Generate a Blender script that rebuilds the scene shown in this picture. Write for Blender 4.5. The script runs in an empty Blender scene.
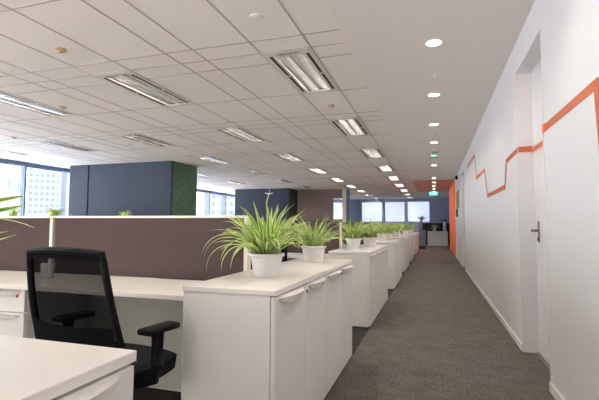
import bpy, bmesh, math, random
from mathutils import Matrix, Vector
PI = math.pi
S = 1.07                      # metres per camera height
C = bpy.context.scene.collection
RND = random.Random(7)

# ------------------------------------------------------------------ materials
def mat(name, col, rough=0.5, metal=0.0, noise=None, bump=None, emit=None, spec=0.5, coat=0.0):
    m = bpy.data.materials.new(name); m.use_nodes = True
    nt = m.node_tree; b = nt.nodes['Principled BSDF']
    b.inputs['Base Color'].default_value = (*col, 1)
    b.inputs['Roughness'].default_value = rough
    b.inputs['Metallic'].default_value = metal
    b.inputs['Specular IOR Level'].default_value = spec
    b.inputs['Coat Weight'].default_value = coat
    tc = nt.nodes.new('ShaderNodeTexCoord')
    if noise:
        scale, amt = noise
        n = nt.nodes.new('ShaderNodeTexNoise'); n.inputs['Scale'].default_value = scale; n.inputs['Detail'].default_value = 4
        r = nt.nodes.new('ShaderNodeValToRGB')
        r.color_ramp.elements[0].position = 0.3; r.color_ramp.elements[1].position = 0.7
        r.color_ramp.elements[0].color = (*[c*(1-amt) for c in col], 1)
        r.color_ramp.elements[1].color = (*[min(1, c*(1+amt)) for c in col], 1)
        nt.links.new(tc.outputs['Object'], n.inputs['Vector']); nt.links.new(n.outputs['Fac'], r.inputs['Fac'])
        nt.links.new(r.outputs['Color'], b.inputs['Base Color'])
    if bump:
        scale, st = bump
        n = nt.nodes.new('ShaderNodeTexNoise'); n.inputs['Scale'].default_value = scale; n.inputs['Detail'].default_value = 3
        bp = nt.nodes.new('ShaderNodeBump'); bp.inputs['Strength'].default_value = st; bp.inputs['Distance'].default_value = 0.003
        nt.links.new(tc.outputs['Object'], n.inputs['Vector']); nt.links.new(n.outputs['Fac'], bp.inputs['Height'])
        nt.links.new(bp.outputs['Normal'], b.inputs['Normal'])
    if emit:
        b.inputs['Emission Color'].default_value = (*emit[0], 1); b.inputs['Emission Strength'].default_value = emit[1]
    return m

def carpet(name, c1, c2):
    m = mat(name, c1, 0.95, spec=0.1)
    nt = m.node_tree; b = nt.nodes['Principled BSDF']; tc = nt.nodes.new('ShaderNodeTexCoord')
    n = nt.nodes.new('ShaderNodeTexNoise'); n.inputs['Scale'].default_value = 60; n.inputs['Detail'].default_value = 5
    n.inputs['Roughness'].default_value = 0.8
    mp = nt.nodes.new('ShaderNodeMapping'); mp.inputs['Scale'].default_value = (1, 0.35, 1)
    n2 = nt.nodes.new('ShaderNodeTexNoise'); n2.inputs['Scale'].default_value = 6; n2.inputs['Detail'].default_value = 2
    mx = nt.nodes.new('ShaderNodeMath'); mx.operation = 'MULTIPLY_ADD'; mx.inputs[1].default_value = 0.25
    r = nt.nodes.new('ShaderNodeValToRGB')
    r.color_ramp.elements[0].position = 0.42; r.color_ramp.elements[1].position = 0.82
    r.color_ramp.elements[0].color = (*c1, 1); r.color_ramp.elements[1].color = (*c2, 1)
    nt.links.new(tc.outputs['Object'], mp.inputs['Vector']); nt.links.new(mp.outputs['Vector'], n.inputs['Vector'])
    nt.links.new(tc.outputs['Object'], n2.inputs['Vector'])
    nt.links.new(n2.outputs['Fac'], mx.inputs[0]); nt.links.new(n.outputs['Fac'], mx.inputs[2])
    nt.links.new(mx.outputs[0], r.inputs['Fac']); nt.links.new(r.outputs['Color'], b.inputs['Base Color'])
    bp = nt.nodes.new('ShaderNodeBump'); bp.inputs['Strength'].default_value = 0.5; bp.inputs['Distance'].default_value = 0.004
    nt.links.new(n.outputs['Fac'], bp.inputs['Height']); nt.links.new(bp.outputs['Normal'], b.inputs['Normal'])
    return m

def see_through(name, col, trans, rough=0.5, spec=0.5):
    m = bpy.data.materials.new(name); m.use_nodes = True
    nt = m.node_tree; b = nt.nodes['Principled BSDF']
    b.inputs['Base Color'].default_value = (*col, 1); b.inputs['Roughness'].default_value = rough; b.inputs['Specular IOR Level'].default_value = spec
    t = nt.nodes.new('ShaderNodeBsdfTransparent'); mx = nt.nodes.new('ShaderNodeMixShader'); mx.inputs[0].default_value = trans
    out = nt.nodes['Material Output']
    nt.links.new(b.outputs[0], mx.inputs[1]); nt.links.new(t.outputs[0], mx.inputs[2]); nt.links.new(mx.outputs[0], out.inputs['Surface'])
    return m

def leaf_mat(name, edge, mid):
    m = mat(name, edge, 0.45)
    nt = m.node_tree; b = nt.nodes['Principled BSDF']
    uv = nt.nodes.new('ShaderNodeUVMap'); sp = nt.nodes.new('ShaderNodeSeparateXYZ')
    r = nt.nodes.new('ShaderNodeValToRGB'); e = r.color_ramp.elements
    e[0].position = 0.0; e[0].color = (*mid, 1); e[1].position = 1.0; e[1].color = (*mid, 1)
    for p, c in ((0.22, mid), (0.32, edge), (0.68, edge), (0.78, mid)):
        q = e.new(p); q.color = (*c, 1)
    oi = nt.nodes.new('ShaderNodeTexNoise'); oi.inputs['Scale'].default_value = 9
    tc = nt.nodes.new('ShaderNodeTexCoord')
    mx = nt.nodes.new('ShaderNodeMixRGB'); mx.blend_type = 'MULTIPLY'; mx.inputs[0].default_value = 0.7
    r2 = nt.nodes.new('ShaderNodeValToRGB'); r2.color_ramp.elements[0].color = (0.45, 0.6, 0.3, 1); r2.color_ramp.elements[1].color = (1, 1, 0.9, 1)
    r2.color_ramp.elements[0].position = 0.35; r2.color_ramp.elements[1].position = 0.6
    nt.links.new(uv.outputs[0], sp.inputs[0]); nt.links.new(sp.outputs['X'], r.inputs['Fac'])
    nt.links.new(tc.outputs['Object'], oi.inputs['Vector']); nt.links.new(oi.outputs['Fac'], r2.inputs['Fac'])
    nt.links.new(r.outputs['Color'], mx.inputs[1]); nt.links.new(r2.outputs['Color'], mx.inputs[2])
    nt.links.new(mx.outputs['Color'], b.inputs['Base Color'])
    tr = nt.nodes.new('ShaderNodeBsdfTranslucent'); nt.links.new(mx.outputs['Color'], tr.inputs['Color'])
    ms = nt.nodes.new('ShaderNodeMixShader'); ms.inputs[0].default_value = 0.35
    out = nt.nodes['Material Output']
    nt.links.new(b.outputs[0], ms.inputs[1]); nt.links.new(tr.outputs[0], ms.inputs[2]); nt.links.new(ms.outputs[0], out.inputs['Surface'])
    return m

M = dict(
    wall=mat('wall_paint', (0.72, 0.695, 0.685), 0.42, bump=(40, 0.05)),
    jamb=mat('gloss_jamb', (0.72, 0.69, 0.68), 0.18),
    plaster=mat('plaster_ceiling', (0.86, 0.81, 0.765), 0.8),
    tile=mat('ceiling_tile', (0.88, 0.83, 0.765), 0.9, noise=(300, 0.04)),
    grid=mat('ceiling_grid', (0.50, 0.455, 0.40), 0.6),
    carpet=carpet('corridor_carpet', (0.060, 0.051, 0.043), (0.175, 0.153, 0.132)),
    carpet3=carpet('window_side_carpet', (0.20, 0.17, 0.145), (0.40, 0.35, 0.30)),  # floor made lighter to bounce light up to the ceiling
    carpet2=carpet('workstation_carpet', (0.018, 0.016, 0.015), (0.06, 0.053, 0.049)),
    cab=mat('cabinet_white', (0.82, 0.785, 0.725), 0.4),
    cabtop=mat('cabinet_top', (0.86, 0.805, 0.745), 0.28),
    edge=mat('cabinet_top_edge', (0.70, 0.60, 0.54), 0.4),
    seam=mat('cabinet_plinth', (0.10, 0.09, 0.08), 0.7),
    fabric=mat('partition_fabric', (0.092, 0.066, 0.065), 0.95, noise=(400, 0.12), bump=(500, 0.4), spec=0.1),
    alu=mat('partition_rail', (0.80, 0.74, 0.66), 0.35),
    black=mat('black_plastic', (0.006, 0.006, 0.007), 0.55, spec=0.12),
    blackfab=mat('black_fabric', (0.005, 0.005, 0.007), 0.9, spec=0.2),
    meshfab=see_through('mesh_fabric', (0.002, 0.002, 0.003), 0.12, 0.95, 0.0),
    steel=mat('brushed_steel', (0.35, 0.32, 0.28), 0.3, metal=1.0),
    orange=mat('orange_stripe', (0.56, 0.135, 0.05), 0.4),
    orangewall=mat('orange_wall', (0.85, 0.15, 0.03), 0.6),
    orangeceil=mat('orange_ceiling', (0.56, 0.36, 0.30), 0.7),
    slate=mat('slate_blue_wall', (0.024, 0.036, 0.068), 0.6),
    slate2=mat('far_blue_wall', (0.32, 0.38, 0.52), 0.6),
    slateedge=mat('slate_groove', (0.015, 0.02, 0.04), 0.7),
    green=mat('green_panel', (0.055, 0.15, 0.10), 0.35, noise=(9, 0.3)),
    brown=mat('brown_wall', (0.25, 0.20, 0.195), 0.8),
    darkside=mat('dark_panel', (0.010, 0.013, 0.014), 0.5),
    frame=mat('window_frame', (0.13, 0.18, 0.28), 0.5),
    glass=see_through('window_glass', (0.6, 0.75, 0.9), 0.92, 0.1),
    blind=see_through('window_blind', (0.60, 0.70, 0.84), 0.09, 0.8),
    sheer=see_through('sheer_blind', (0.82, 0.84, 0.92), 0.155, 0.8),
    pot=mat('pot_plastic', (0.80, 0.77, 0.76), 0.35),
    soil=mat('soil', (0.03, 0.02, 0.012), 0.9),
    leaf=leaf_mat('spider_leaf', (0.22, 0.42, 0.02), (0.90, 0.93, 0.52)),
    leafdark=leaf_mat('dark_leaf', (0.03, 0.08, 0.03), (0.06, 0.13, 0.05)),
    tray=mat('reflector_tray', (0.70, 0.69, 0.66), 0.3, metal=0.95),
    louver=mat('louver_blade', (0.78, 0.77, 0.75), 0.16, metal=1.0),
    lumframe=mat('luminaire_frame', (0.74, 0.69, 0.62), 0.5),
    slot=mat('air_slot', (0.01, 0.008, 0.006), 0.6),
    tube=mat('lamp_tube', (1, 1, 1), 0.5, emit=((1.0, 0.94, 0.85), 52)),
    dl=mat('downlight_lens', (1, 1, 1), 0.5, emit=((1.0, 0.95, 0.9), 5)),
    dlring=mat('downlight_ring', (0.85, 0.83, 0.80), 0.4),
    beige=mat('detector_beige', (0.50, 0.38, 0.22), 0.5),
    plate=mat('cover_plate', (0.60, 0.55, 0.49), 0.6),
    exitg=mat('exit_green', (0.05, 0.45, 0.22), 0.4, emit=((0.05, 0.9, 0.42), 0.9)),
    exitfade=see_through('exit_acrylic', (0.10, 0.50, 0.30), 0.5, 0.3),
    white=mat('white_ink', (0.9, 0.95, 0.9), 0.5, emit=((0.8, 1, 0.9), 1.0)),
    gold=mat('gold_frame', (0.45, 0.30, 0.10), 0.5),
    paper=mat('notice_paper', (0.30, 0.25, 0.17), 0.7),
    blueobj=mat('blue_grey_laminate', (0.17, 0.24, 0.36), 0.5),
    facade=mat('facade_white', (0.155, 0.165, 0.175), 0.7),
    facadewin=mat('facade_window', (0.07, 0.085, 0.105), 0.3),
    panelgrey=mat('panel_grey_beige', (0.45, 0.43, 0.37), 0.6),
    exitpale=mat('exit_pale', (0.25, 0.55, 0.42), 0.5),
    doorsteel=mat('door_steel', (0.20, 0.175, 0.145), 0.35, metal=0.9),
    red=mat('red_key_tag', (0.45, 0.03, 0.03), 0.5),
    mug=mat('mug_white', (0.8, 0.82, 0.8), 0.3),
    stalk=mat('flower_stalk', (0.55, 0.62, 0.30), 0.6),
    petal=mat('flower_petal', (0.9, 0.88, 0.75), 0.6),
)

# ------------------------------------------------------------------ helpers
def box(bm, x0, x1, y0, y1, z0, z1, bev=0.0):
    r = bmesh.ops.create_cube(bm, size=1)
    bmesh.ops.scale(bm, vec=(x1-x0, y1-y0, z1-z0), verts=r['verts'])
    bmesh.ops.translate(bm, vec=((x0+x1)/2, (y0+y1)/2, (z0+z1)/2), verts=r['verts'])
    if bev:
        es = list({e for v in r['verts'] for e in v.link_edges})
        bmesh.ops.bevel(bm, geom=es, offset=bev, segments=2, profile=0.5, affect='EDGES')
def hb(bm, x0, x1, y0, y1, z0, z1, bev=0.0):      # camera-height units, z measured from eye level
    box(bm, x0*S, x1*S, y0*S, y1*S, (z0+1)*S, (z1+1)*S, bev)
def lathe(bm, prof, c=(0, 0, 0), seg=28):
    rings = []
    for r, z in prof:
        if r < 1e-6: rings.append([bm.verts.new((c[0], c[1], c[2]+z))])
        else: rings.append([bm.verts.new((c[0]+r*math.cos(2*PI*i/seg), c[1]+r*math.sin(2*PI*i/seg), c[2]+z)) for i in range(seg)])
    for a, b in zip(rings, rings[1:]):
        for i in range(seg):
            j = (i+1) % seg
            if len(a) == 1 and len(b) == 1: continue
            if len(a) == 1: f = (a[0], b[j], b[i])
            elif len(b) == 1: f = (a[i], a[j], b[0])
            else: f = (a[i], a[j], b[j], b[i])
            bm.faces.new(f)
def tube(bm, pts, r, seg=10, closed=False):
    pts = [Vector(p) for p in pts]; n = len(pts); rings = []
    up = Vector((0, 0, 1))
    for i, p in enumerate(pts):
        if closed: d = pts[(i+1) % n]-pts[i-1]
        else: d = pts[min(i+1, n-1)]-pts[max(i-1, 0)]
        d.normalize()
        a = d.cross(up)
        if a.length < 1e-3: a = d.cross(Vector((0, 1, 0)))
        a.normalize(); b = a.cross(d)
        rr = r[i] if isinstance(r, (list, tuple)) else r
        rings.append([bm.verts.new(p+a*rr*math.cos(2*PI*k/seg)+b*rr*math.sin(2*PI*k/seg)) for k in range(seg)])
    m = n if closed else n-1
    for i in range(m):
        A, B = rings[i], rings[(i+1) % n]
        for k in range(seg):
            bm.faces.new((A[k], A[(k+1) % seg], B[(k+1) % seg], B[k]))
    if not closed:
        bm.faces.new(rings[0][::-1]); bm.faces.new(rings[-1])
def obj(name, bm, m, parent=None, smooth=False):
    bmesh.ops.recalc_face_normals(bm, faces=bm.faces[:])
    me = bpy.data.meshes.new(name); bm.to_mesh(me); bm.free()
    if isinstance(m, (list, tuple)):
        for q in m: me.materials.append(q)
    else: me.materials.append(m)
    if smooth:
        for p in me.polygons: p.use_smooth = True
        try: me.set_sharp_from_angle(angle=math.radians(40))
        except Exception: pass
    o = bpy.data.objects.new(name, me); C.objects.link(o)
    if parent: o.parent = parent
    return o
def B(): return bmesh.new()
def one(name, m, parent, *boxes, bev=0.0, smooth=False):
    bm = B()
    for b in boxes: box(bm, *b, bev)
    return obj(name, bm, m, parent, smooth)
def thing(name, label, cat, loc=(0, 0, 0), rz=0, group=None):
    o = bpy.data.objects.new(name, None); C.objects.link(o); o.empty_display_size = 0.1
    o.location = loc; o.rotation_euler = (0, 0, rz); o['label'] = label; o['category'] = cat
    if group: o['group'] = group
    return o
def tag(o, label, cat, group=None):
    o['label'] = label; o['category'] = cat
    if group: o['group'] = group
    return o
def struct(name, bm, m):
    o = obj(name, bm, m); o['kind'] = 'structure'; return o
def dup(root, loc, rz=None, label=None, group=None):
    def cp(o, par):
        c = o.copy(); C.objects.link(c); c.parent = par
        for ch in kids.get(o, []): cp(ch, c)
        return c
    kids = {}
    def collect(o):
        kids[o] = list(o.children)
        for ch in kids[o]: collect(ch)
    collect(root)
    r = cp(root, None); r.location = loc
    if rz is not None: r.rotation_euler = (0, 0, rz)
    if label: r['label'] = label
    if group: r['group'] = group
    return r
def L(x, y, z=-1): return (x*S, y*S, (z+1)*S)

ZC = 1.527          # ceiling
XR = 0.668          # corridor wall
XW = -9.6           # window wall
YB, YF = -2.6, 24.3
XF = 2.2

# ------------------------------------------------------------------ room shell
bm = B(); hb(bm, -0.612, XF, YB, YF, -1.1, -1); struct('floor', bm, M['carpet'])
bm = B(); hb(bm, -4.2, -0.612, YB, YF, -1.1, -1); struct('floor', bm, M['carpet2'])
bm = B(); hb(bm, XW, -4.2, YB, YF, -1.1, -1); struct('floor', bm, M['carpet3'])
# tiled ceiling: cells between grid lines, luminaire cells left open
PX, PY = 1.86, 2.45
xs = []
for k in range(6):
    for d in (-0.987, -1.45, -1.99, -2.27): 
        v = d-PX*k
        if v > XW: xs.append(v)
xs = sorted([-0.67, XW]+xs)
ys = []
for k in range(-3, 10):
    for d in (3.14, 3.385, 3.63, 4.60):
        v = d+PY*k
        if YB < v < YF: ys.append(v)
ys = sorted([YB, YF]+ys)
lum_x = [(-1.45-PX*k, -0.987-PX*k) for k in range(5)]
lum_y = [(3.385+PY*k, 4.60+PY*k) for k in range(-2, 9)]
def blocked(x0, x1, y0, y1):
    for a, b, c, d in ((-9.04, -5.95, 8.6, 9.73), (-8.1, -5.65, 16.3, 17.4), (-5.65, -3.36, 17.35, 17.5)):
        if x0 < b and x1 > a and y0 < d and y1 > c: return True
    return y0 < YB or y1 > YF
lums = [(x0, x1, y0, y1) for (x0, x1) in lum_x for (y0, y1) in lum_y if not blocked(x0, x1, y0, y1)]
bm = B()
for i in range(len(xs)-1):
    for j in range(len(ys)-1):
        cx, cy = (xs[i]+xs[i+1])/2, (ys[j]+ys[j+1])/2
        if any(a < cx < b and c < cy < d for a, b, c, d in lums): continue
        hb(bm, xs[i], xs[i+1], ys[j], ys[j+1], ZC, ZC+0.02)
struct('ceiling', bm, M['tile'])
bm = B()
for x in xs[1:]:
    if x == -0.67: continue
    segs = [(YB, YF)]
    hb(bm, x-0.007, x+0.007, YB, YF, ZC-0.003, ZC+0.001)
inner = [3.63+PY*k for k in range(-3, 10)]
for y in ys[1:-1]:
    mids = any(abs(y-v) < 1e-6 for v in inner)
    if not mids:
        hb(bm, XW, -0.67, y-0.007, y+0.007, ZC-0.003, ZC+0.001)
    else:           # this line stops at the luminaires
        edges = [XW]+[v for a, b in sorted(lum_x) for v in (a, b)]+[-0.67]
        for a, b in zip(edges[::2], edges[1::2]):
            if b > a: hb(bm, a, b, y-0.007, y+0.007, ZC-0.003, ZC+0.001)
struct('trim_1', bm, M['grid'])
bm = B(); hb(bm, -0.67, XR+0.3, YB, 14.6, ZC-0.006, ZC+0.02); struct('ceiling', bm, M['plaster'])
bm = B(); hb(bm, -0.67, XF, 14.6, 19.5, ZC-0.006, ZC+0.02); struct('ceiling', bm, M['orangeceil'])
bm = B(); hb(bm, -0.67, XF, 19.5, YF, ZC-0.006, ZC+0.02); struct('ceiling', bm, M['plaster'])

# right wall with two door openings
D1 = (2.97, 3.82, 1.27); D2 = (10.25, 11.1, 1.27)
bm = B(); T = 0.35
cur = YB
for y0, y1, zt in (D1, D2):
    hb(bm, XR, XR+T, cur, y0, -1, ZC); hb(bm, XR, XR+T, y0, y1, zt, ZC); cur = y1
hb(bm, XR, XR+T, cur, 19.5, -1, ZC)
struct('wall_right', bm, M['wall'])
bm = B(); hb(bm, XR+T, XF+.1, 19.4, 19.5, -1, ZC); struct('wall_right', bm, M['wall'])
bm = B(); hb(bm, XF, XF+.1, 19.5, YF+.2, -1, ZC); struct('wall_right', bm, M['slate2'])
FILL_WIN = [(-9.3, -7.2), (-7.0, -4.9), (-4.7, -2.6), (-2.4, -0.9)]     # unseen windows added behind the viewpoint to brighten the ceiling
bm = B(); hb(bm, XW-.2, XR+T, YB-.1, YB, -1, -0.75); hb(bm, XW-.2, XR+T, YB-.1, YB, 1.45, ZC+.02)
e = [XW-.2]+[v for q in FILL_WIN for v in q]+[XR+T]
for a, b in zip(e[::2], e[1::2]): hb(bm, a, b, YB-.1, YB, -0.75, 1.45)
struct('wall_back', bm, M['wall'])
for n, (a, b) in enumerate(FILL_WIN):
    bm = B(); hb(bm, a, b, YB-.055, YB-.05, -0.75, 1.45); struct('window_%d' % (50+n), bm, M['glass'])  # added window, lets fill light in from behind
bm = B()
cur = YB
for y0, y1, zt in (D1, D2):
    hb(bm, XR-0.012, XR, cur, y0, -1, -0.945, 0.002); cur = y1
hb(bm, XR-0.012, XR, cur, 14.6, -1, -0.945, 0.002)
struct('baseboard_right', bm, M['wall'])
bm = B(); hb(bm, XR-0.02, XR, 14.6, 19.5, -1, ZC-0.01)
struct('wall_right', bm, M['orangewall'])
# jamb linings
for i, (y0, y1, zt) in enumerate((D1, D2)):
    bm = B(); t = 0.012
    hb(bm, XR-0.004, XR+0.30, y1-t, y1, -1, zt); hb(bm, XR-0.004, XR+0.30, y0, y0+t, -1, zt)
    hb(bm, XR-0.004, XR+0.30, y0+t, y1-t, zt-t, zt)
    struct('trim_%d' % (2+i), bm, M['jamb'])
    d = bpy.data.objects.new('door_%d' % (i+1), None); C.objects.link(d); d['kind'] = 'structure'
    d.location = L(XR+0.105, y1-0.02)
    w = (y1-y0-0.04)*S
    one('door_leaf', M['jamb'], d, (0, 0.045, -w, 0, 0.012, (zt-t+1)*S-0.006), bev=0.002)
    one('threshold', M['steel'], d, (-0.02, 0.05, -w, 0, 0, 0.008))
    hp = one('lock_plate', M['doorsteel'], d, (-0.008, 0, -0.155, -0.115, 0.94, 1.115), bev=0.002)
    bm = B(); tube(bm, [(-0.006, -0.135, 1.035), (-0.05, -0.135, 1.035)], 0.011); tube(bm, [(-0.05, -0.125, 1.035), (-0.055, -0.19, 1.035), (-0.05, -0.255, 1.033)], 0.010)
    obj('door_handle', bm, M['doorsteel'], hp, True)
    bm = B(); tube(bm, [(-0.006, -0.135, 0.965), (-0.012, -0.135, 0.965)], 0.014, 16); obj('keyhole', bm, M['black'], hp)
    if i == 0:
        bm = B(); box(bm, -0.003, 0, -w, 0, (0.597+1)*S, (0.636+1)*S); obj('stripe', bm, M['orange'], d)

# orange stripe decal on the right wall
def ribbon(bm, pts, x=XR):
    for (a, b) in zip(pts, pts[1:]):
        (ya, la, ha), (yb, lb, hb_) = a, b
        v = [(x-0.0035, ya, la), (x-0.0035, yb, lb), (x-0.0035, yb, hb_), (x-0.0035, ya, ha)]
        vs = [bm.verts.new(L(*q)) for q in v]+[bm.verts.new(L(x-0.0002, q[1], q[2])) for q in v]
        for f in ((0, 1, 2, 3), (7, 6, 5, 4), (0, 4, 5, 1), (1, 5, 6, 2), (2, 6, 7, 3), (3, 7, 4, 0)): bm.faces.new([vs[k] for k in f])
def seg4(bm, y0, y1, z0, z1, w=0.05):
    vs = [bm.verts.new(L(x, y, z)) for x in (XR-0.0042, XR-0.0002) for y, z in ((y0, z0), (y0+w, z0), (y1+w, z1), (y1, z1))]
    for f in ((0, 1, 2, 3), (7, 6, 5, 4), (0, 4, 5, 1), (1, 5, 6, 2), (2, 6, 7, 3), (3, 7, 4, 0)): bm.faces.new([vs[k] for k in f])
bm = B()
ribbon(bm, [(2.04, 0.585, 0.63), (2.965, 0.592, 0.637)])
seg4(bm, 2.0, 2.04, 0.30, 0.63)
tag(obj('wall_stripe', bm, M['orange']), 'broad near end of the orange wall stripe, right of the near door', 'decal')
bm = B()
ribbon(bm, [(3.83, 0.608, 0.652), (4.42, 0.598, 0.642)])
seg4(bm, 4.50, 4.37, 0.365, 0.64)
ribbon(bm, [(4.50, 0.362, 0.408), (5.92, 0.367, 0.42)])
seg4(bm, 5.87, 6.20, 0.37, 0.785)
ribbon(bm, [(6.20, 0.745, 0.787), (7.36, 0.752, 0.812)])
seg4(bm, 7.33, 7.60, 0.76, 1.22)
ribbon(bm, [(7.62, 1.16, 1.23), (9.16, 1.17, 1.235)])
tag(obj('wall_stripe', bm, M['orange']), 'thin orange stripe zigzagging along the white wall beyond the near door', 'decal')
bm = B()   # pieces wrapping on the recess sides
hb(bm, XR, XR+0.10, D1[1]-0.0155, D1[1]-0.0118, 0.606, 0.652)
tag(obj('wall_stripe', bm, M['orange']), 'short orange stripe piece inside the far side of the near door recess', 'decal')
bm = B(); hb(bm, XR-0.0075, XR-0.0035, D1[0]-0.06, D1[0]+0.012, 0.590, 0.640)
tag(obj('wall_stripe', bm, M['orangewall']), 'small darker orange stripe end at the near edge of the door recess', 'decal')

# window wall (left)
WB, WT = -0.35, 1.44
bm = B()
hb(bm, XW-0.15, XW, YB, YF, -1, WB); hb(bm, XW-0.15, XW, YB, YF, WT, ZC+.02)
struct('wall_left', bm, M['frame'])
wy = [YB]; y = 7.83-1.5*6
while y < YF:
    if y > YB: wy.append(y)
    y += 1.5
wy.append(YF)
for n, (a, b) in enumerate(zip(wy, wy[1:])):
    if b-a < 0.3: continue
    o = bpy.data.objects.new('window_%d' % (n+1), None); C.objects.link(o); o['kind'] = 'structure'; o.location = L(XW-0.075, (a+b)/2, WB)
    oy = (a+b)/2*S; oz = (WB+1)*S; h = (WT-WB)*S; w = (b-a)/2*S
    bm = B(); f = 0.03
    box(bm, -0.06, 0.06, -w, -w+f, 0, h); box(bm, -0.06, 0.06, w-f, w, 0, h); box(bm, -0.06, 0.06, -w+f, w-f, 0, f); box(bm, -0.06, 0.06, -w+f, w-f, h-f, h)
    obj('window_frame', bm, M['frame'], o)
    one('pane', M['glass'], o, (-0.004, 0.004, -w+f, w-f, f, h-f))
    # drawn vertical blinds stacked beside the frames
    bm = B()
    side = 1
    c0 = (w-0.5 if side > 0 else -w+0.06)
    for k in range(8):
        yy = c0+k*0.055
        box(bm, 0.07, 0.078, yy, yy+0.042, 0.03, h-0.01)
    obj('blind', bm, M['blind'], o)

# far wall with windows
fw = [(-6.1, -4.9), (-4.0, -2.79), (-2.67, -1.54), (-1.42, -0.2)]
FB, FT = 0.21, 1.385
bm = B()
hb(bm, XW-.15, XF, YF, YF+0.15, -1, FB); hb(bm, XW-.15, XF, YF, YF+0.15, FT, ZC+.02)
e = [XW-.15]+[v for q in fw for v in q]+[XF]
for a, b in zip(e[::2], e[1::2]): hb(bm, a, b, YF, YF+0.15, FB, FT)
struct('wall_far', bm, M['slate2'])
for n, (a, b) in enumerate(fw):
    o = bpy.data.objects.new('window_%d' % (40+n), None); C.objects.link(o); o['kind'] = 'structure'; o.location = L((a+b)/2, YF+0.07, FB)
    w = (b-a)/2*S; h = (FT-FB)*S; f = 0.03; bm = B()
    box(bm, -w, -w+f, -0.05, 0.05, 0, h); box(bm, w-f, w, -0.05, 0.05, 0, h); box(bm, -w+f, w-f, -0.05, 0.05, 0, f); box(bm, -w+f, w-f, -0.05, 0.05, h-f, h)
    obj('window_frame', bm, M['frame'], o)
    one('pane', M['glass'], o, (-w+f, w-f, -0.004, 0.004, f, h-f))
    bm = B()
    nb = 16
    for k in range(nb):
        z = f+(h-2*f)*k/nb
        box(bm, -w+f, w-f, -0.045, -0.040, z+0.0015, z+(h-2*f)/nb-0.0015)
    obj('blind', bm, M['sheer'], o)
bm = B()      # blue drawn curtain strip left of the far windows
for k in range(9): hb(bm, -4.75+k*0.08, -4.75+k*0.08+0.05, YF-0.1-0.03*(k % 2), YF-0.06-0.03*(k % 2), 0.15, 1.45)
tag(obj('curtain', bm, M['blueobj']), 'pale blue drawn curtain left of the far end windows', 'curtain')

# ------------------------------------------------------------------ cores and columns
bm = B(); hb(bm, -9.04, -8.45, 8.6, 9.73, -1, ZC); hb(bm, -8.40, -5.98, 8.6, 9.73, -1, ZC)
c1 = struct('wall_core', bm, M['slate'])
bm = B(); hb(bm, -8.45, -8.40, 8.62, 9.7, -1, ZC); struct('trim_4', bm, M['slateedge'])
bm = B(); hb(bm, -5.98, -5.95, 8.63, 9.73, -1, ZC); struct('trim_5', bm, M['green'])
bm = B(); hb(bm, -5.985, -5.945, 8.595, 8.63, -1, ZC); struct('trim_6', bm, M['slateedge'])
bm = B(); hb(bm, -8.1, -5.68, 16.3, 17.4, -1, ZC); struct('wall_core', bm, M['slate'])
bm = B(); hb(bm, -5.68, -5.65, 16.3, 17.4, -1, ZC); struct('trim_7', bm, M['darkside'])
bm = B()
hb(bm, -5.65, -4.06, 17.4, 17.5, -1, ZC); hb(bm, -4.06, -3.66, 17.4, 17.5, -1, 0.27); hb(bm, -4.06, -3.66, 17.4, 17.5, 1.16, ZC)
struct('wall_middle', bm, M['brown'])
bm = B(); hb(bm, -3.66, -3.50, 17.38, 17.55, -1, ZC); struct('trim_8', bm, M['alu'])
bm = B(); hb(bm, -3.50, -3.36, 17.4, 17.6, -1, ZC); struct('trim_9', bm, M['frame'])

# ------------------------------------------------------------------ ceiling luminaires
def make_luminaire():
    t = thing('ceiling_light', 'x', 'ceiling light')
    w, l = 0.463*S/2, 1.215*S/2          # half sizes; local z = 0 at the ceiling plane
    g = 0.138                             # half width of the louvre opening
    e = 0.03
    bm = B()
    for x0, x1, y0, y1 in ((-w+.004, -g, -l+.004, l-.004), (g, w-.004, -l+.004, l-.004), (-g, g, -l+.004, -l+e+.03), (-g, g, l-e-.03, l-.004)):
        box(bm, x0, x1, y0, y1, -0.006, 0.02)
    obj('frame', bm, M['lumframe'], t)
    for sx in (-1, 1):
        for sy in (-1, 1):
            y0, y1 = sorted((sy*0.03, sy*(l-0.10)))
            x0, x1 = sorted((sx*0.172, sx*0.198))
            one('air_slot', M['slot'], t, (x0, x1, y0, y1, -0.009, -0.005))
    bm = B()
    yl = l-e-.03
    box(bm, -g-.004, g+.004, -yl-.004, yl+.004, 0.115, 0.12)
    box(bm, -g-.004, -g, -yl, yl, 0, 0.115); box(bm, g, g+.004, -yl, yl, 0, 0.115)
    box(bm, -g, g, -yl-.004, -yl, 0, 0.115); box(bm, -g, g, yl, yl+.004, 0, 0.115)
    obj('reflector', bm, M['tray'], t)
    for sx in (-1, 1):
        bm = B(); tube(bm, [(sx*0.072, -yl+.07, 0.088), (sx*0.072, yl-.07, 0.088)], 0.013, 8); obj('lamp_tube', bm, M['tube'], t, True)
    bm = B()       # parabolic blades: thin below, thick above
    def wedge(p0, p1, dx, dy, tb=0.0015, tt=0.008):
        q = []
        for z, th in ((0.003, tb), (0.030, tb+(tt-tb)*0.35), (0.056, tt)):
            q.append([bm.verts.new((p[0]+dx*sg*th, p[1]+dy*sg*th, z)) for p, sg in ((p0, 1), (p1, 1), (p1, -1), (p0, -1))])
        for A, B_ in zip(q, q[1:]):
            for i in range(4): bm.faces.new((A[i], A[(i+1) % 4], B_[(i+1) % 4], B_[i]))
        bm.faces.new(q[0][::-1]); bm.faces.new(q[-1])
    wedge((0, -yl), (0, yl), 1, 0, 0.006, 0.022)
    n = 18
    for k in range(0, n+1):
        y = -yl+0.0145+2*(yl-0.0145)*k/n
        wedge((-g+.001, y), (-0.0065, y), 0, 1); wedge((0.0065, y), (g-.001, y), 0, 1)
    obj('louver', bm, M['louver'], t)
    return t
lum0 = make_luminaire()
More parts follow.
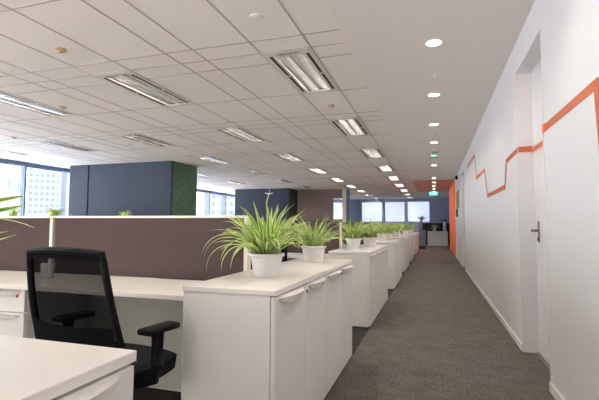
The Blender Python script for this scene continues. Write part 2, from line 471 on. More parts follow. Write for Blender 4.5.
rowname = ['nearest the corridor', 'second from the corridor', 'third from the corridor', 'fourth from the corridor', 'beside the window wall']
ordn = ['behind the viewpoint', 'overhead beside the viewpoint', 'first', 'second', 'third', 'fourth', 'fifth', 'sixth', 'seventh', 'eighth', 'ninth']
first = True
for (x0, x1, y0, y1) in lums:
    rx = round((-0.987-x1)/PX); ry = round((y0-3.385)/PY)+2
    if ry < 1: continue
    lab = 'recessed louvred ceiling light in the row %s, %s' % (rowname[rx], ordn[ry]+(' visible going away' if ry > 1 else ''))
    loc = ((x0+x1)/2*S, (y0+y1)/2*S, (ZC+1)*S)
    if first: lum0.location = loc; lum0['label'] = lab; lum0['group'] = 'recessed ceiling lights'; first = False
    else: dup(lum0, loc, label=lab, group='recessed ceiling lights')
# cells behind the viewpoint stay closed
bm = B()
for (x0, x1, y0, y1) in lums:
    if round((y0-3.385)/PY)+2 < 1: hb(bm, x0, x1, y0, y1, ZC, ZC+0.02)
if len(bm.verts): struct('ceiling', bm, M['tile'])
else: bm.free()

def make_downlight():
    t = thing('downlight', 'x', 'downlight')
    bm = B(); lathe(bm, [(0.062, 0), (0.078, 0), (0.076, -0.008), (0.064, -0.006), (0.062, 0)], seg=32); obj('ring', bm, M['dlring'], t, True)
    bm = B(); lathe(bm, [(0, 0), (0.062, 0), (0.062, -0.004), (0, -0.004)], seg=32); obj('lens', bm, M['dl'], t)
    ld = bpy.data.lights.new('downlight_lamp', 'SPOT'); ld.energy = 15; ld.color = (1.0, 0.94, 0.88); ld.spot_size = math.radians(140); ld.spot_blend = 1.0; ld.shadow_soft_size = 0.03
    lo = bpy.data.objects.new('lamp', ld); C.objects.link(lo); lo.parent = t; lo.location = (0, 0, -0.035)
    return t
d0 = make_downlight()
dy = [2.15, 3.59, 5.05, 6.55, 7.98, 9.46, 11.02, 13.95, 15.35, 16.75, 18.15, 19.6]
dn = ['just above the frame', 'nearest visible', 'second visible', 'third visible', 'fourth visible', 'fifth visible', 'sixth visible',
      'seventh visible, before the orange ceiling', 'first in the orange ceiling', 'second in the orange ceiling', 'third in the orange ceiling', 'farthest, beyond the orange ceiling']
for i, y in enumerate(dy):
    lab = 'round recessed downlight over the corridor, '+dn[i]; loc = L(0.02, y, ZC-0.006)
    if i == 0: d0.location = loc; d0['label'] = lab; d0['group'] = 'corridor downlights'
    else: dup(d0, loc, label=lab, group='corridor downlights')

# detectors, sprinklers
def detector(x, y, r, m, label, zc=ZC):
    bm = B(); lathe(bm, [(r, 0), (r, -0.012), (r*0.8, -0.02), (r*0.45, -0.022), (r*0.4, -0.032), (0, -0.034)], seg=24)
    o = obj('smoke_detector', bm, m, None, True); o.location = L(x, y, zc); tag(o, label, 'smoke detector')
detector(-3.09, 2.79, 0.052, M['beige'], 'round yellowish smoke detector on the ceiling at upper left')
detector(-4.59, 4.22, 0.05, M['beige'], 'small beige smoke detector beside the second-row light at left')
detector(-7.02, 5.46, 0.05, M['beige'], 'dark little smoke detector near the windows at far left ceiling')
detector(-1.225, 5.14, 0.045, M['beige'], 'small beige smoke detector between the two nearest lights of the corridor-side row')
detector(-5.48, 6.57, 0.045, M['plate'], 'tiny pale detector on ceiling left of the slate blue core')
detector(0.03, 4.40, 0.035, M['plate'], 'small pale detector between the nearest two corridor downlights', ZC-0.006)
detector(0.03, 7.3, 0.035, M['plate'], 'small pale detector before the hanging green exit sign', ZC-0.006)
bm = B(); lathe(bm, [(0.055, 0), (0.055, -0.006), (0.048, -0.008), (0, -0.008)], seg=28)
o = obj('cover_plate', bm, M['tile'], None, True); o.location = L(-1.22, 2.77, ZC); tag(o, 'flat round cover plate in the ceiling tile before the nearest light', 'ceiling plate')

# ------------------------------------------------------------------ exit signs
def running_man(bm, cx, z, s, y):
    lathe_pts = []
    r = bmesh.ops.create_circle(bm, segments=12, radius=0.10*s, cap_ends=True)
    bmesh.ops.rotate(bm, verts=r['verts'], cent=(0, 0, 0), matrix=Matrix.Rotation(PI/2, 3, 'X'))
    bmesh.ops.translate(bm, verts=r['verts'], vec=(cx+0.05*s, y, z+0.36*s))
    def seg(a, b, w):
        a = Vector((cx+a[0]*s, y, z+a[1]*s)); b = Vector((cx+b[0]*s, y, z+b[1]*s)); d = (b-a).normalized(); n = Vector((-d.z, 0, d.x))*w*s
        bm.faces.new([bm.verts.new(q) for q in (a+n, b+n, b-n, a-n)])
    seg((0, .26), (-.06, -.02), .08); seg((-.06, 0), (.14, -.12), .05); seg((.14, -.12), (.1, -.34), .05)
    seg((-.06, 0), (-.14, -.2), .05); seg((-.14, -.2), (-.34, -.22), .05); seg((0, .22), (.2, .12), .04); seg((0, .22), (-.18, .08), .04)
def exit_sign(loc, w, h, drop, label, plate, ink):
    t = thing('exit_sign', label, 'exit sign', loc)
    one('plate', plate, t, (-w/2, w/2, -0.006, 0.006, -drop-h, -drop), bev=0.002)
    bm = B()
    tube(bm, [(-w*.35, 0, -drop), (-w*.35, 0, 0)], 0.004); tube(bm, [(w*.35, 0, -drop), (w*.35, 0, 0)], 0.004)
    obj('hanger', bm, M['steel'], t)
    bm = B(); running_man(bm, w*.18, -drop-h/2, h*.9, -0.0075)
    a = w*.22
    bm.faces.new([bm.verts.new((x, -0.0075, -drop-h/2+z)) for x, z in ((-w*.42, 0), (-w*.28, h*.2), (-w*.28, h*.07), (-w*.08, h*.07), (-w*.08, -h*.07), (-w*.28, -h*.07), (-w*.28, -h*.2))])
    obj('pictogram', bm, M[ink], t)
exit_sign(L(0.02, 8.7, ZC-0.006), 0.13, 0.14, 0.05, 'see-through green exit sign hanging from the corridor ceiling', M['exitfade'], 'exitpale')
exit_sign(L(0.0, 19.2, ZC-0.006), 0.36, 0.15, 0.05, 'bright green exit sign at the far end of the corridor', M['exitg'], 'white')

# ------------------------------------------------------------------ cabinets
def pull(bm, y0, y1, z, out=0.040, n=18):
    # crescent lip: deepest in the middle, running out to nothing at both ends
    top, bot = [], []
    for i in range(n+1):
        t = i/n; s_ = math.sin(PI*t)**0.55
        y = y0+(y1-y0)*t
        top.append((0.001+out*s_, y, z)); bot.append((0.001+out*s_*0.75, y, z-0.008-0.026*s_))
    for i in range(n):
        a, b = top[i], top[i+1]; c, d = bot[i+1], bot[i]
        q = [bm.verts.new(p) for p in (a, b, c, d)]; bm.faces.new(q)
        ia, ib, ic, id_ = [bm.verts.new((0, p[1], p[2])) for p in (a, b, c, d)]
        bm.faces.new((q[0], q[1], ib, ia)); bm.faces.new((q[2], q[3], id_, ic))
    bmesh.ops.remove_doubles(bm, verts=bm.verts[:], dist=1e-5)
CT = 0.74*S           # top height
CW = 0.422*S          # depth across the row (local x from -CW to 0 = door side)
def make_cabinet(length, nd=4, locks=True):
    t = thing('storage_cabinet', 'x', 'cabinet')
    ln = length; th = 0.024; dt = 0.02
    top = CT-th
    bm = B(); box(bm, -CW+0.003, -dt-0.004, 0.006, ln-0.006, 0.012, top-0.001, 0.0015)
    obj('body', bm, M['cab'], t)
    one('end_panel', M['cab'], t, (-CW+0.003, -dt-0.003, 0.002, 0.0055, 0.012, top-0.018))
    one('plinth', M['seam'], t, (-CW+0.02, -dt-0.006, 0.012, ln-0.012, 0.0, 0.012))
    one('top', M['cabtop'], t, (-CW, 0.004, 0, ln, top, CT), bev=0.0025)
    w = ln/nd
    for k in range(nd):
        d = one('door', M['cab'], t, (-dt, 0, k*w+0.003, (k+1)*w-0.003, 0.022, top-0.008), bev=0.002)
        bm = B(); pull(bm, k*w+0.05, (k+1)*w-0.05, top-0.014); obj('handle', bm, M['cabtop'], d, True)
        if k % 2 == 1:
            bm = B(); tube(bm, [(-0.001, k*w+0.03, top-0.045), (0.006, k*w+0.03, top-0.045)], 0.010, 14); obj('lock', bm, M['steel'], d, True)
    return t
CY = [1.58, 4.18, 6.8, 9.4, 12.0, 14.6, 16.25]
CLn = 1.65*S
cab = make_cabinet(CLn)
cn = ['carrying the two nearest spider plants', 'second in the row, beyond the first gap', 'third in the row along the corridor', 'fourth in the row along the corridor',
      'fifth in the row along the corridor', 'sixth in the row, near the far end', 'last in the row before the far windows']
for i, y in enumerate(CY):
    lab = 'long white cabinet with doors, '+cn[i]; loc = L(-0.604, y)
    if i == 0: cab.location = loc; cab['label'] = lab; cab['group'] = 'white cabinets along the corridor'
    else: dup(cab, loc, label=lab, group='white cabinets along the corridor')
dup(cab, L(-0.594, 0.747-1.65), label='white cabinet cropped at the lower left corner, behind the black chair', group='white cabinets along the corridor')

# far cabinets
fc = make_cabinet(0.97*S, 4)
fc.location = L(-0.32, 22.2); fc.rotation_euler = (0, 0, -PI/2)
# rotated so that the doors face the camera (-y)
fc.location = L(-0.32, 22.2)
fc['label'] = 'white cabinet standing across the far end of the corridor'
for k, px in enumerate((-8.1, -7.1, -5.4)):
    o = dup(fc, L(px-0.97, 6.6), -PI/2, ['tall white cabinet near the windows under the leftmost small plant', 'tall white cabinet by the slate core under a round plant', 'tall white cabinet before the slate blue core under a small plant'][k], 'tall cabinets by the windows')
    o.scale = (1, 1, 1.03/0.74)

# blue cabinet at the end
t = thing('side_cabinet', 'narrow blue-grey cabinet with dark base beyond the last white cabinet', 'cabinet', L(-0.5, 19.25))
one('body', M['blueobj'], t, (-0.16, 0.16, -0.16, 0.16, 0.14, 0.80*S), bev=0.004)
one('base', M['slateedge'], t, (-0.15, 0.15, -0.15, 0.15, 0, 0.14))
one('top', M['blueobj'], t, (-0.165, 0.165, -0.165, 0.165, 0.80*S, 0.80*S+0.015))
# black low screen behind the far cabinets
t = thing('low_screen', 'black low screen behind the far white cabinet', 'screen', L(0.3, 23.2))
one('panel', M['darkside'], t, (-1.1, 1.3, -0.02, 0.02, 0.03, 1.15*S), bev=0.003)
one('foot', M['darkside'], t, (-0.9, -0.82, -0.2, 0.2, 0, 0.03)); one('foot', M['darkside'], t, (0.9, 0.98, -0.2, 0.2, 0, 0.03))

# ------------------------------------------------------------------ desks and partitions
DT = 0.67*S
def make_desk():
    # local origin: on floor at cabinet side, partition plane; extends to -x and towards -y
    t = thing('desk', 'x', 'desk'); d = 0.55*S-0.03; l = 3.0*S
    one('desktop', M['cabtop'], t, (-l, -0.006, -d-0.03, -0.03, DT-0.024, DT), bev=0.0025)
    one('modesty_panel', M['panelgrey'], t, (-l+0.03, -0.03, -0.07, -0.05, 0.03, DT-0.024))
    one('cable_slot', M['black'], t, (-0.62, -0.02, -0.046, -0.034, DT-0.002, DT+0.003))
    for x in (-l/2-0.02, -l+0.002): one('leg', M['cab'], t, (x, x+0.025, -d, -0.07, 0, DT-0.024))
    return t
def make_partition(rail='alu'):
    t = thing('partition', 'x', 'partition'); l = 1.464*S; z1 = (1.056)*S
    for k in range(2):
        x1 = -0.004-k*l; x0 = x1-l+0.03
        p = one('panel', M['fabric'], t, (x0, x1-0.02, -0.022, 0.022, 0.06, z1-0.016))
        one('lower_rail', M['alu'], p, (x0, x1-0.02, -0.02, 0.02, 0.0, 0.06))
    one('top_rail', M[rail], t, (-2*l-0.02, 0.0, -0.026, 0.026, z1-0.016, z1), bev=0.002)
    for x in (0.0, -l, -2*l): one('post', M['alu'], t, (x-0.024, x, -0.027, 0.027, 0, z1-0.016))
    return t
desk0 = make_desk(); part0 = make_partition(); part1 = make_partition('fabric')
bay = ['first', 'second', 'third', 'fourth', 'fifth', 'sixth']
for i in range(6):
    y = CY[i]+0.69; X = -1.032
    pl = ('brown fabric desk partition with white rails behind the foreground black chair' if i == 0 else 'brown fabric desk partition of the %s desk group down the room' % bay[i])
    dl = ('white desk at the foreground, where the black chair stands' if i == 0 else 'white desk on the near side of the %s partition' % bay[i])
    dl2 = 'white desk on the far side of the %s partition' % bay[i]
    if i == 0:
        part0.location = L(X, y); part0['label'] = pl; part0['group'] = 'brown desk partitions'
        desk0.location = L(X, y); desk0['label'] = dl; desk0['group'] = 'white desks'
        dup(desk0, L(X-3.0, y), PI, dl2, 'white desks')
    else:
        if i == 1: part1.location = L(X, y); part1['label'] = pl; part1['group'] = 'brown desk partitions'
        else: dup(part1, L(X, y), label=pl, group='brown desk partitions')
        dup(desk0, L(X, y), label=dl, group='white desks')
        if i < 5: dup(desk0, L(X-3.0, y), PI, dl2, 'white desks')

# drawer pedestal
t = thing('drawer_pedestal', 'white drawer pedestal under the left end of the foreground desk', 'drawer unit', L(-2.125, 1.76))
pw = 0.40*S; ph = DT-0.03
one('body', M['cab'], t, (-pw, 0, 0.02, 0.46, 0.04, ph), bev=0.002)
one('plinth', M['seam'], t, (-pw+.02, -.02, 0.05, 0.44, 0, 0.04))
zt = ph-0.004
for k, hgt in enumerate((0.135, 0.16, 0.32)):
    d = one('drawer', M['cab'], t, (-pw+0.002, -0.002, -0.004, 0.019, zt-hgt+0.007, zt), bev=0.002)
    bm = B(); pull(bm, -pw+0.06, -0.03, 0.0)
    bmesh.ops.rotate(bm, verts=bm.verts[:], cent=(0, 0, 0), matrix=Matrix.Rotation(-PI/2, 3, 'Z'))
    # rotated (x,y)->(y,-x): mirror into place
    for v in bm.verts: v.co.y = v.co.y; v.co.z += zt-0.004
    obj('handle', bm, M['cabtop'], d, True)
    if k == 0:
        bm = B(); tube(bm, [(-0.06, 0.001, zt-0.035), (-0.06, -0.008, zt-0.035)], 0.009, 12); obj('lock', bm, M['red'], d)
    zt -= hgt

# mug on the desk
bm = B(); lathe(bm, [(0, 0), (0.034, 0), (0.042, 0.095), (0.039, 0.095), (0.032, 0.008), (0, 0.008)])
t = thing('cup', 'white cup on the desk seen through the chair mesh', 'cup', (-2.27*S, 2.02*S, DT))
obj('body', bm, M['mug'], t, True)

# ------------------------------------------------------------------ office chair
def make_chair():
    t = thing('office_chair', 'x', 'office chair')
    # seat
    bm = B()
    r = bmesh.ops.create_grid(bm, x_segments=26, y_segments=26, size=1)
    def seatxy(u, v):
        k = 0.20
        x = u*math.sqrt(1-v*v/2*k*3); y = v*math.sqrt(1-u*u/2*k*3)
        return x*0.235, y*0.235
    tops = {}
    for v in bm.verts:
        u, w = v.co.x, v.co.y; x, y = seatxy(u, w); e = max(abs(u), abs(w))
        v.co = (x, y+0.01, 0.492-0.018*(max(0, e-0.75)/0.25)**2-0.010*(1-u*u)*(1-w*w))
    ret = bmesh.ops.extrude_face_region(bm, geom=bm.faces[:])
    for v in [g for g in ret['geom'] if isinstance(g, bmesh.types.BMVert)]:
        v.co.z = 0.415; v.co.x *= 0.97; v.co.y = v.co.y*0.97
    obj('seat', bm, M['blackfab'], t, True)
    # back outline
    zb, zt_ = 0.50, 0.968
    def bp(u, v, off=0.0):   # u -1..1, v 0..1
        z = zb+(zt_-zb)*v
        w = 0.256-0.026*v-0.014*v*v
        y = -0.165-0.02*math.sin(PI*min(1, v*0.9))-0.085*v**1.2
        y += 0.035*(u*u)*(1-0.3*v)
        return Vector((u*w, y+off, z-0.008*u*u*v))
    n, m_ = 12, 16
    bm = B(); g = [[bm.verts.new(bp(-0.97+1.94*i/n, 0.02+0.96*j/m_)) for i in range(n+1)] for j in range(m_+1)]
    for j in range(m_):
        for i in range(n): bm.faces.new((g[j][i], g[j][i+1], g[j+1][i+1], g[j+1][i]))
    bk = obj('backrest', bm, M['meshfab'], t, True)
    pts = [bp(-1, j/12) for j in range(13)]+[bp(-1+2*i/10, 1) for i in range(1, 10)]+[bp(1, 1-j/12) for j in range(13)]+[bp(1-2*i/10, 0) for i in range(1, 10)]
    bm = B(); tube(bm, pts, 0.014, 8, closed=True); obj('frame', bm, M['black'], bk, True)
    # top band
    bm = B(); g = [[bm.verts.new(bp(-1+2*i/n, 0.93+0.07*j/3, -0.006)) for i in range(n+1)] for j in range(4)]
    for j in range(3):
        for i in range(n): bm.faces.new((g[j][i], g[j][i+1], g[j+1][i+1], g[j+1][i]))
    bmesh.ops.solidify(bm, geom=bm.faces[:], thickness=0.012)
    obj('top_band', bm, M['blackfab'], bk, True)
    # lumbar pad
    bm = B(); g = [[bm.verts.new(bp(-0.98+1.96*i/n, 0.0+0.36*j/4+0.03*abs(i-n/2)/(n/2), -0.012-0.008*math.sin(PI*j/4))) for i in range(n+1)] for j in range(5)]
    for j in range(4):
        for i in range(n): bm.faces.new((g[j][i], g[j][i+1], g[j+1][i+1], g[j+1][i]))
    bmesh.ops.solidify(bm, geom=bm.faces[:], thickness=0.01)
    obj('lumbar_pad', bm, M['blackfab'], bk, True)
    bm = B(); tube(bm, [(0, -0.20, 0.56), (0, -0.22, 0.47), (0, -0.20, 0.40), (0, -0.05, 0.385)], [0.022, 0.026, 0.026, 0.03], 10); obj('back_bracket', bm, M['black'], t, True)
    one('mechanism', M['black'], t, (-0.09, 0.09, -0.12, 0.12, 0.375, 0.425), bev=0.012)
    for s in (-1, 1):
        bm = B(); box(bm, s*0.265-0.038, s*0.265+0.038, -0.07, 0.11, 0.625, 0.652, 0.011)
        a = obj('armrest', bm, M['black'], t, True)
        bm = B(); tube(bm, [(s*0.275, 0.0, 0.628), (s*0.28, -0.005, 0.50), (s*0.27, -0.01, 0.44), (s*0.20, -0.01, 0.41), (s*0.10, 0, 0.40)], [0.026, 0.024, 0.022, 0.018, 0.016], 10)
        obj('arm_post', bm, M['black'], a, True)
    bm = B(); tube(bm, [(0, 0, 0.38), (0, 0, 0.22)], 0.018); tube(bm, [(0, 0, 0.24), (0, 0, 0.08)], 0.03); obj('gas_column', bm, M['black'], t, True)
    bm = B(); lathe(bm, [(0, 0.13), (0.045, 0.13), (0.05, 0.075), (0, 0.075)], seg=20)
    for k in range(5):
        a = 2*PI*k/5+0.3; c, s = math.cos(a), math.sin(a)
        tube(bm, [(c*0.03, s*0.03, 0.11), (c*0.16, s*0.16, 0.10), (c*0.30, s*0.30, 0.07)], [0.028, 0.022, 0.015], 8)
    obj('star_base', bm, M['black'], t, True)
    for k in range(5):
        a = 2*PI*k/5+0.3; c, s = math.cos(a), math.sin(a); bm = B()
        for w in (-0.016, 0.016):
            tube(bm, [(c*0.3-s*(w-0.008), s*0.3+c*(w-0.008), 0.027), (c*0.3-s*(w+0.008), s*0.3+c*(w+0.008), 0.027)], 0.027, 16)
        tube(bm, [(c*0.3, s*0.3, 0.03), (c*0.3, s*0.3, 0.075)], 0.008)
        obj('caster', bm, M['black'], t, True)
    return t
ch = make_chair(); ch.location = (-1.272*S, 1.44*S, 0); ch.rotation_euler = (0, 0, math.radians(-8))
ch['label'] = 'black mesh office chair at the foreground desk, back to the viewer'; ch['group'] = 'office chairs'
dup(ch, (-1.385*S, 3.10*S, 0), math.radians(180), 'black office chair behind the first partition, half hidden by the nearest plant', 'office chairs')

# ------------------------------------------------------------------ plants
def leaf(bm, uvl, base, az, el, length, width, bend, n=11, twist=0.0):
    p = Vector(base); rows = []
    for i in range(n+1):
        t = i/n
        e = el-bend*t**1.5
        a = az+twist*t
        d = Vector((math.cos(a)*math.cos(e), math.sin(a)*math.cos(e), math.sin(e)))
        side = Vector((-math.sin(a), math.cos(a), 0)); up = side.cross(d)
        if i: p = p+d*(length/n)
        w = width*(min(1, 0.45+t*3))*(1-t**2.2)**0.8*0.5+0.0004
        fold = -up*w*0.55
        rows.append((bm.verts.new(p-side*w-fold), bm.verts.new(p), bm.verts.new(p+side*w-fold), t))
    for a, b in zip(rows, rows[1:]):
        for k in (0, 1):
            f = bm.faces.new((a[k], a[k+1], b[k+1], b[k]))
            us = (k*0.5, (k+1)*0.5, (k+1)*0.5, k*0.5); vs = (a[3], a[3], b[3], b[3])
            for lp, u_, v_ in zip(f.loops, us, vs): lp[uvl].uv = (u_, v_)
def foliage(seed, n, lmin, lmax, width, z0=0.10, bmax=2.6, spread=1.0, clampz=0.012, droopers=8):
    rg = random.Random(seed); bm = B(); uvl = bm.loops.layers.uv.new('UVMap')
    for i in range(n):
        az = rg.uniform(0, 2*PI); q = rg.random()
        el = math.radians(86-40*q**1.0*spread+rg.uniform(-6, 6))
        ln = lmin+(lmax-lmin)*rg.random()
        r = rg.uniform(0.0, 0.042)
        bend = (rg.uniform(0.5, 1.35)+bmax*0.36*q*rg.random())*(0.45+0.55*ln/lmax)
        if el < math.radians(60): ln = max(ln, lmin+(lmax-lmin)*0.45)
        leaf(bm, uvl, (r*math.cos(az), r*math.sin(az), z0), az, el, ln, width*rg.uniform(0.7, 1.15), bend, twist=rg.uniform(-0.4, 0.4))
    for i in range(droopers):
        az = rg.uniform(0, 2*PI) if i > 3 else math.radians(200+rg.uniform(-50, 60))
        leaf(bm, uvl, (0.04*math.cos(az), 0.04*math.sin(az), z0), az, math.radians(rg.uniform(45, 62)), lmax*rg.uniform(0.95, 1.25), width*0.75, rg.uniform(2.1, 2.6), n=14, twist=rg.uniform(-0.3, 0.3))
    # keep drooping tips off the surface and the pot
    for v in bm.verts:
        if v.co.z < clampz: v.co.z = clampz+0.004*rg.random()
        rr = math.hypot(v.co.x, v.co.y)
        if v.co.z < 0.125 and 0.05 < rr < 0.115 and v.co.z < 0.05:
            v.co.x *= 0.115/rr; v.co.y *= 0.115/rr
    return bm
def make_pot(t, r=0.098, h=0.124):
    bm = B(); lathe(bm, [(0, 0), (r*0.70, 0), (r*0.74, 0.006), (r*0.89, h*0.84), (r*0.91, h*0.85), (r*1.0, h*0.87), (r*1.02, h*0.90), (r*1.02, h*0.98), (r*0.99, h), (r*0.93, h), (r*0.88, h*0.86), (r*0.86, h*0.80), (0, h*0.80)], seg=36)
    p = obj('pot', bm, M['pot'], t, True)
    bm = B(); lathe(bm, [(0, h*0.801), (r*0.85, h*0.801), (r*0.80, h*0.85), (0, h*0.88)], seg=24); obj('soil', bm, M['soil'], p, True)
def make_plant(seed, n, lmin, lmax, width, label, flower=False, **kw):
    t = thing('spider_plant', label, 'potted plant'); make_pot(t)
    obj('foliage', foliage(seed, n, lmin, lmax, width, **kw), M['leaf'], t, True)
    if flower:
        bm = B(); tube(bm, [(0, 0, 0.12), (0.01, 0, 0.28), (-0.005, 0, 0.40), (0.01, 0, 0.455)], 0.003, 6)
        s = obj('flower_stalk', bm, M['stalk'], t, True)
        bm = B(); uvl = bm.loops.layers.uv.new('UVMap')
        for k in range(6): leaf(bm, uvl, (0.01, 0, 0.45), k*PI/3, 0.7, 0.03, 0.010, 0.9, n=4)
        leaf(bm, uvl, (0.01, 0, 0.45), 0.4, 1.5, 0.06, 0.006, 0.1, n=4)
        obj('flower', bm, M['petal'], s)
    return t
ct = -0.26
p1 = make_plant(3, 135, 0.23, 0.365, 0.022, 'largest spider plant in a white pot, nearest on the cabinet, with a flower stalk', True)
p1.location = L(-0.828, 2.04, ct)
p2 = make_plant(11, 100, 0.19, 0.33, 0.017, 'second spider plant in a white pot, at the far end of the nearest cabinet')
p2.location = L(-0.822, 2.91, ct)
pa = make_plant(21, 90, 0.22, 0.36, 0.022, 'spider plant in a white pot, left of the pair on the second cabinet', spread=0.7)
pa.location = L(-0.865, 4.72, ct); pa['group'] = 'spider plants down the row'
pb = make_plant(33, 80, 0.20, 0.33, 0.020, 'spider plant in a white pot, right of the pair on the second cabinet', spread=0.6)
pb.location = L(-0.750, 5.18, ct); pb['group'] = 'spider plants down the row'
def pp(i, x, y, lab, z=ct, grp='spider plants down the row'):
    o = dup((pa, pb)[i % 2], L(x, y, z), RND.uniform(0, 6), lab, grp)
pp(0, -0.86, 7.35, 'spider plant in a white pot, nearest on the third cabinet')
pp(1, -0.80, 7.85, 'spider plant in a white pot, in the middle of the third cabinet')
pp(0, -0.90, 8.25, 'spider plant in a white pot, farthest on the third cabinet')
pp(1, -0.82, 9.9, 'spider plant in a white pot, nearest on the fourth cabinet')
pp(0, -0.88, 10.7, 'spider plant in a white pot, farthest on the fourth cabinet')
pp(0, -0.80, 12.5, 'spider plant in a white pot, nearest on the fifth cabinet')
pp(1, -0.86, 13.2, 'spider plant in a white pot, farthest on the fifth cabinet')
pp(0, -0.82, 15.1, 'spider plant in a white pot, on the sixth cabinet')
pp(1, -0.84, 16.8, 'spider plant in a white pot, on the last cabinet of the row')
pp(1, 0.02, 22.05, 'small spider plant on the far end cabinet, left of the tall white vase')
pp(0, -7.51, 6.8, 'spider plant peeking over the partition in front of the windows', z=0.031, grp='plants by the windows')
pp(1, -8.66, 6.8, 'leftmost spider plant peeking over the partition by the windows', z=0.031, grp='plants by the windows')
o = dup(pb, L(-5.75, 6.8, 0.031), 1.0, 'small plant peeking over the partition before the slate blue core', 'plants by the windows'); o.scale = (0.75, 0.75, 0.75)
# foreground plant: the leaves that reach into the picture are laid out one by one
pn = thing('spider_plant', 'foreground spider plant whose leaves enter at the left edge', 'potted plant', L(-0.84, 0.36, ct)); make_pot(pn)
rg = random.Random(52); bm = B(); uvl = bm.loops.layers.uv.new('UVMap')
for i in range(34):
    az = math.radians(rg.uniform(130, 320)); el = math.radians(rg.uniform(45, 82))
    leaf(bm, uvl, (0.03*math.cos(az), 0.03*math.sin(az), 0.10), az, el, rg.uniform(0.22, 0.34), 0.022, rg.uniform(0.6, 1.8))
def bez_leaf(bm, uvl, P, width, n=14, roll=0.0):
    P = [Vector(((p[0]+0.84)*S, (p[1]-0.36)*S, (p[2]+0.26)*S)) for p in P]
    def q(t): return P[0]*(1-t)**3+P[1]*3*t*(1-t)**2+P[2]*3*t*t*(1-t)+P[3]*t**3
    rows = []
    for i in range(n+1):
        t = i/n; p = q(t); d = (q(min(1, t+.01))-q(max(0, t-.01))).normalized()
        side = Matrix.Rotation(roll, 3, d) @ d.cross(Vector((0, 0, 1))).normalized(); up = side.cross(d)
        w = width*(min(1, 0.45+t*3))*(1-t**3)**0.8*0.5+0.0004; f = up*w*0.6
        rows.append((bm.verts.new(p-side*w+f), bm.verts.new(p), bm.verts.new(p+side*w+f), t))
    for a, b in zip(rows, rows[1:]):
        for k in (0, 1):
            f = bm.faces.new((a[k], a[k+1], b[k+1], b[k]))
            for lp, u_, v_ in zip(f.loops, (k*.5, (k+1)*.5, (k+1)*.5, k*.5), (a[3], a[3], b[3], b[3])): lp[uvl].uv = (u_, v_)
b0 = (-0.84, 0.36, -0.16)
bez_leaf(bm, uvl, [b0, (-0.82, 0.39, -0.02), (-0.72, 0.46, 0.02), (-0.615, 0.50, 0.044)], 0.034, roll=1.1)
bez_leaf(bm, uvl, [b0, (-0.81, 0.40, -0.03), (-0.74, 0.47, 0.0), (-0.63, 0.515, 0.030)], 0.032, roll=1.0)
bez_leaf(bm, uvl, [b0, (-0.86, 0.46, 0.02), (-0.83, 0.60, 0.03), (-0.732, 0.62, -0.008)], 0.012)
bez_leaf(bm, uvl, [b0, (-0.80, 0.41, -0.06), (-0.72, 0.48, -0.03), (-0.645, 0.50, -0.012)], 0.016, roll=0.7)
bez_leaf(bm, uvl, [b0, (-0.80, 0.42, -0.10), (-0.72, 0.47, -0.05), (-0.628, 0.50, -0.017)], 0.012, roll=0.8)
bez_leaf(bm, uvl, [b0, (-0.84, 0.40, 0.0), (-0.78, 0.48, 0.06), (-0.66, 0.51, 0.062)], 0.007)
obj('foliage', bm, M['leaf'], pn, True)

# slender vases with dark plants
def vase_plant(x, y, z, h, r, m, label):
    t = thing('tall_vase', label, 'vase', L(x, y, z))
    bm = B(); lathe(bm, [(0, 0), (r*0.8, 0), (r, h*0.15), (r*0.85, h*0.6), (r*0.75, h), (r*0.6, h), (r*0.6, h*0.9), (0, h*0.9)], seg=20); obj('vase', bm, m, t, True)
    rg = random.Random(4); bm = B(); uvl = bm.loops.layers.uv.new('UVMap')
    for k in range(26):
        a = rg.uniform(0, 2*PI); leaf(bm, uvl, (0, 0, h*0.92), a, math.radians(rg.uniform(35, 85)), rg.uniform(0.18, 0.32), 0.05, rg.uniform(0.3, 1.4), n=6)
    obj('foliage', bm, M['leafdark'], t, True)
vase_plant(-0.53, 19.2, -0.185, 0.50, 0.07, M['blueobj'], 'slender blue vase with a dark plant on the blue-grey cabinet')
vase_plant(0.50, 22.05, ct, 0.50, 0.09, M['pot'], 'tall white vase with a dark plant on the far cabinet')

# ------------------------------------------------------------------ things on the corridor wall
for y, z0, z1, lab in ((12.9, 0.50, 1.0, 'narrow gold framed notice board on the corridor wall near the orange section'),):
    t = thing('notice_board', lab, 'notice board', L(XR, y, z0)); w = 0.55*S; h = (z1-z0)*S; bm = B()
    for b in ((-w, w, 0, .03), (-w, w, h-.03, h)): box(bm, -0.03, -0.001, b[0], b[1], b[2], b[3])
    box(bm, -0.03, -0.001, -w, -w+.03, .03, h-.03); box(bm, -0.03, -0.001, w-.03, w, .03, h-.03)
    obj('frame', bm, M['gold'], t); one('sheet', M['paper'], t, (-0.015, -0.001, -w+.03, w-.03, .03, h-.03))
t = thing('wall_phone', 'dark wall phone under the gold framed notice board', 'phone', L(XR, 13.2, 0.26))
one('body', M['black'], t, (-0.03, -0.001, -0.09, 0.09, 0, 0.26), bev=0.008); one('handset', M['black'], t, (-0.05, -0.03, -0.03, 0.03, 0.02, 0.24), bev=0.01)
t = thing('wall_speaker', 'small dark speaker high on the corridor wall near the ceiling', 'speaker', L(XR, 13.0, 1.35))
one('body', M['black'], t, (-0.06, -0.001, -0.07, 0.07, 0, 0.12), bev=0.01); one('grille', M['slateedge'], t, (-0.064, -0.06, -0.055, 0.055, 0.015, 0.105))

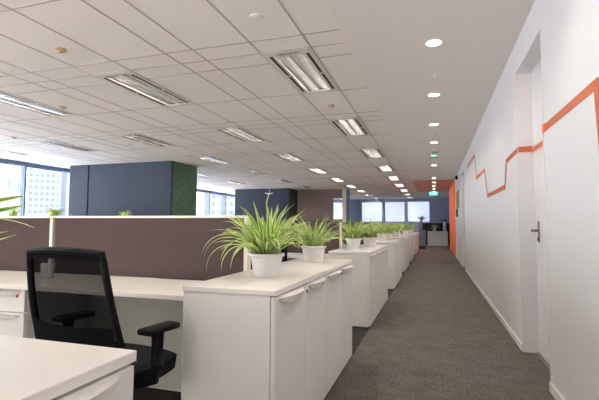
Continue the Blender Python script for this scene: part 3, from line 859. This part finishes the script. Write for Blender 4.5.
# ------------------------------------------------------------------ outside
def tower(x, y, w, d, h, label, nx, nz, rz=0):
    t = thing('office_tower', label, 'building', (x, y, -60), rz)
    one('wall', M['facade'], t, (-w/2, w/2, -d/2, d/2, 0, h))
    fl = h/nz
    for fx, cnt, ln in ((1, nx, d), (0, nx, w)):
        bm = B()
        for i in range(cnt):
            for k in range(nz):
                a = -ln/2+ln*(i+0.22)/cnt; b = -ln/2+ln*(i+0.80)/cnt; z0 = fl*(k+0.28); z1 = fl*(k+0.80)
                if fx: box(bm, w/2, w/2+0.1, a, b, z0, z1)
                else: box(bm, a, b, -d/2-0.1, -d/2, z0, z1)
        obj('window_grid', bm, M['facadewin'], t)
tower(-232, 204, 20, 20, 170, 'pale office tower with a grid of windows outside the left windows', 7, 46, 0.85)
tower(-95, 185, 22, 22, 130, 'pale distant office tower outside behind the slate core', 8, 36, 0.45)

# ------------------------------------------------------------------ world
w = bpy.data.worlds.new('world'); bpy.context.scene.world = w; w.use_nodes = True
nt = w.node_tree; bg = nt.nodes['Background']
tc = nt.nodes.new('ShaderNodeTexCoord'); sp = nt.nodes.new('ShaderNodeSeparateXYZ'); r = nt.nodes.new('ShaderNodeValToRGB')
r.color_ramp.elements[0].position = 0.42; r.color_ramp.elements[0].color = (0.35, 0.48, 0.72, 1)
r.color_ramp.elements[1].position = 0.56; r.color_ramp.elements[1].color = (0.66, 0.82, 1.0, 1)
mp = nt.nodes.new('ShaderNodeMapRange'); mp.inputs['From Min'].default_value = -1; mp.inputs['From Max'].default_value = 1
nt.links.new(tc.outputs['Generated'], sp.inputs[0]); nt.links.new(sp.outputs['Z'], mp.inputs['Value']); nt.links.new(mp.outputs[0], r.inputs['Fac'])
# below the horizon: glow added to lift the ceiling, warm behind the viewpoint, bluish elsewhere
def ramp(p0, c0, p1, c1, sock):
    q = nt.nodes.new('ShaderNodeValToRGB'); q.color_ramp.elements[0].position = p0; q.color_ramp.elements[0].color = (*c0, 1)
    q.color_ramp.elements[1].position = p1; q.color_ramp.elements[1].color = (*c1, 1); nt.links.new(sock, q.inputs['Fac']); return q.outputs['Color']
mp2 = nt.nodes.new('ShaderNodeMapRange'); mp2.inputs['From Min'].default_value = -1; mp2.inputs['From Max'].default_value = 1
nt.links.new(sp.outputs['Y'], mp2.inputs['Value'])
low = ramp(0.12, (2.4, 2.22, 2.07), 0.42, (1.7, 2.05, 2.7), mp2.outputs[0])
high = ramp(0.12, (0.62, 0.60, 0.57), 0.45, (1.8, 2.1, 2.4), mp2.outputs[0])
fac = ramp(0.49, (0, 0, 0), 0.51, (1, 1, 1), mp.outputs[0])
mm = nt.nodes.new('ShaderNodeMix'); mm.data_type = 'RGBA'; mm.clamp_result = False
nt.links.new(fac, mm.inputs['Factor']); nt.links.new(low, mm.inputs['A'] if False else mm.inputs[6]); nt.links.new(high, mm.inputs[7])
nt.links.new(mm.outputs[2], bg.inputs['Color']); bg.inputs['Strength'].default_value = 1.6

# ------------------------------------------------------------------ camera
cam = bpy.data.cameras.new('camera'); co = bpy.data.objects.new('camera', cam); C.objects.link(co)
cam.sensor_width = 36; cam.lens = 421.23/599*36; cam.clip_start = 0.02; cam.clip_end = 600
co.matrix_world = Matrix.Translation((0, 0, S)) @ Matrix.Rotation(0.308857, 4, 'Z') @ Matrix.Rotation(PI/2+0.060044, 4, 'X') @ Matrix.Rotation(0.004876, 4, 'Z')
sc = bpy.context.scene; sc.camera = co
sc.view_settings.view_transform = 'Standard'; sc.view_settings.look = 'None'; sc.view_settings.gamma = 1; sc.view_settings.use_curve_mapping = False
sc.view_settings.exposure = 1.38
sc.cycles.max_bounces = 8; sc.cycles.diffuse_bounces = 7; sc.cycles.transparent_max_bounces = 12
sc.cycles.sample_clamp_indirect = 6
sc.cycles.use_denoising = True
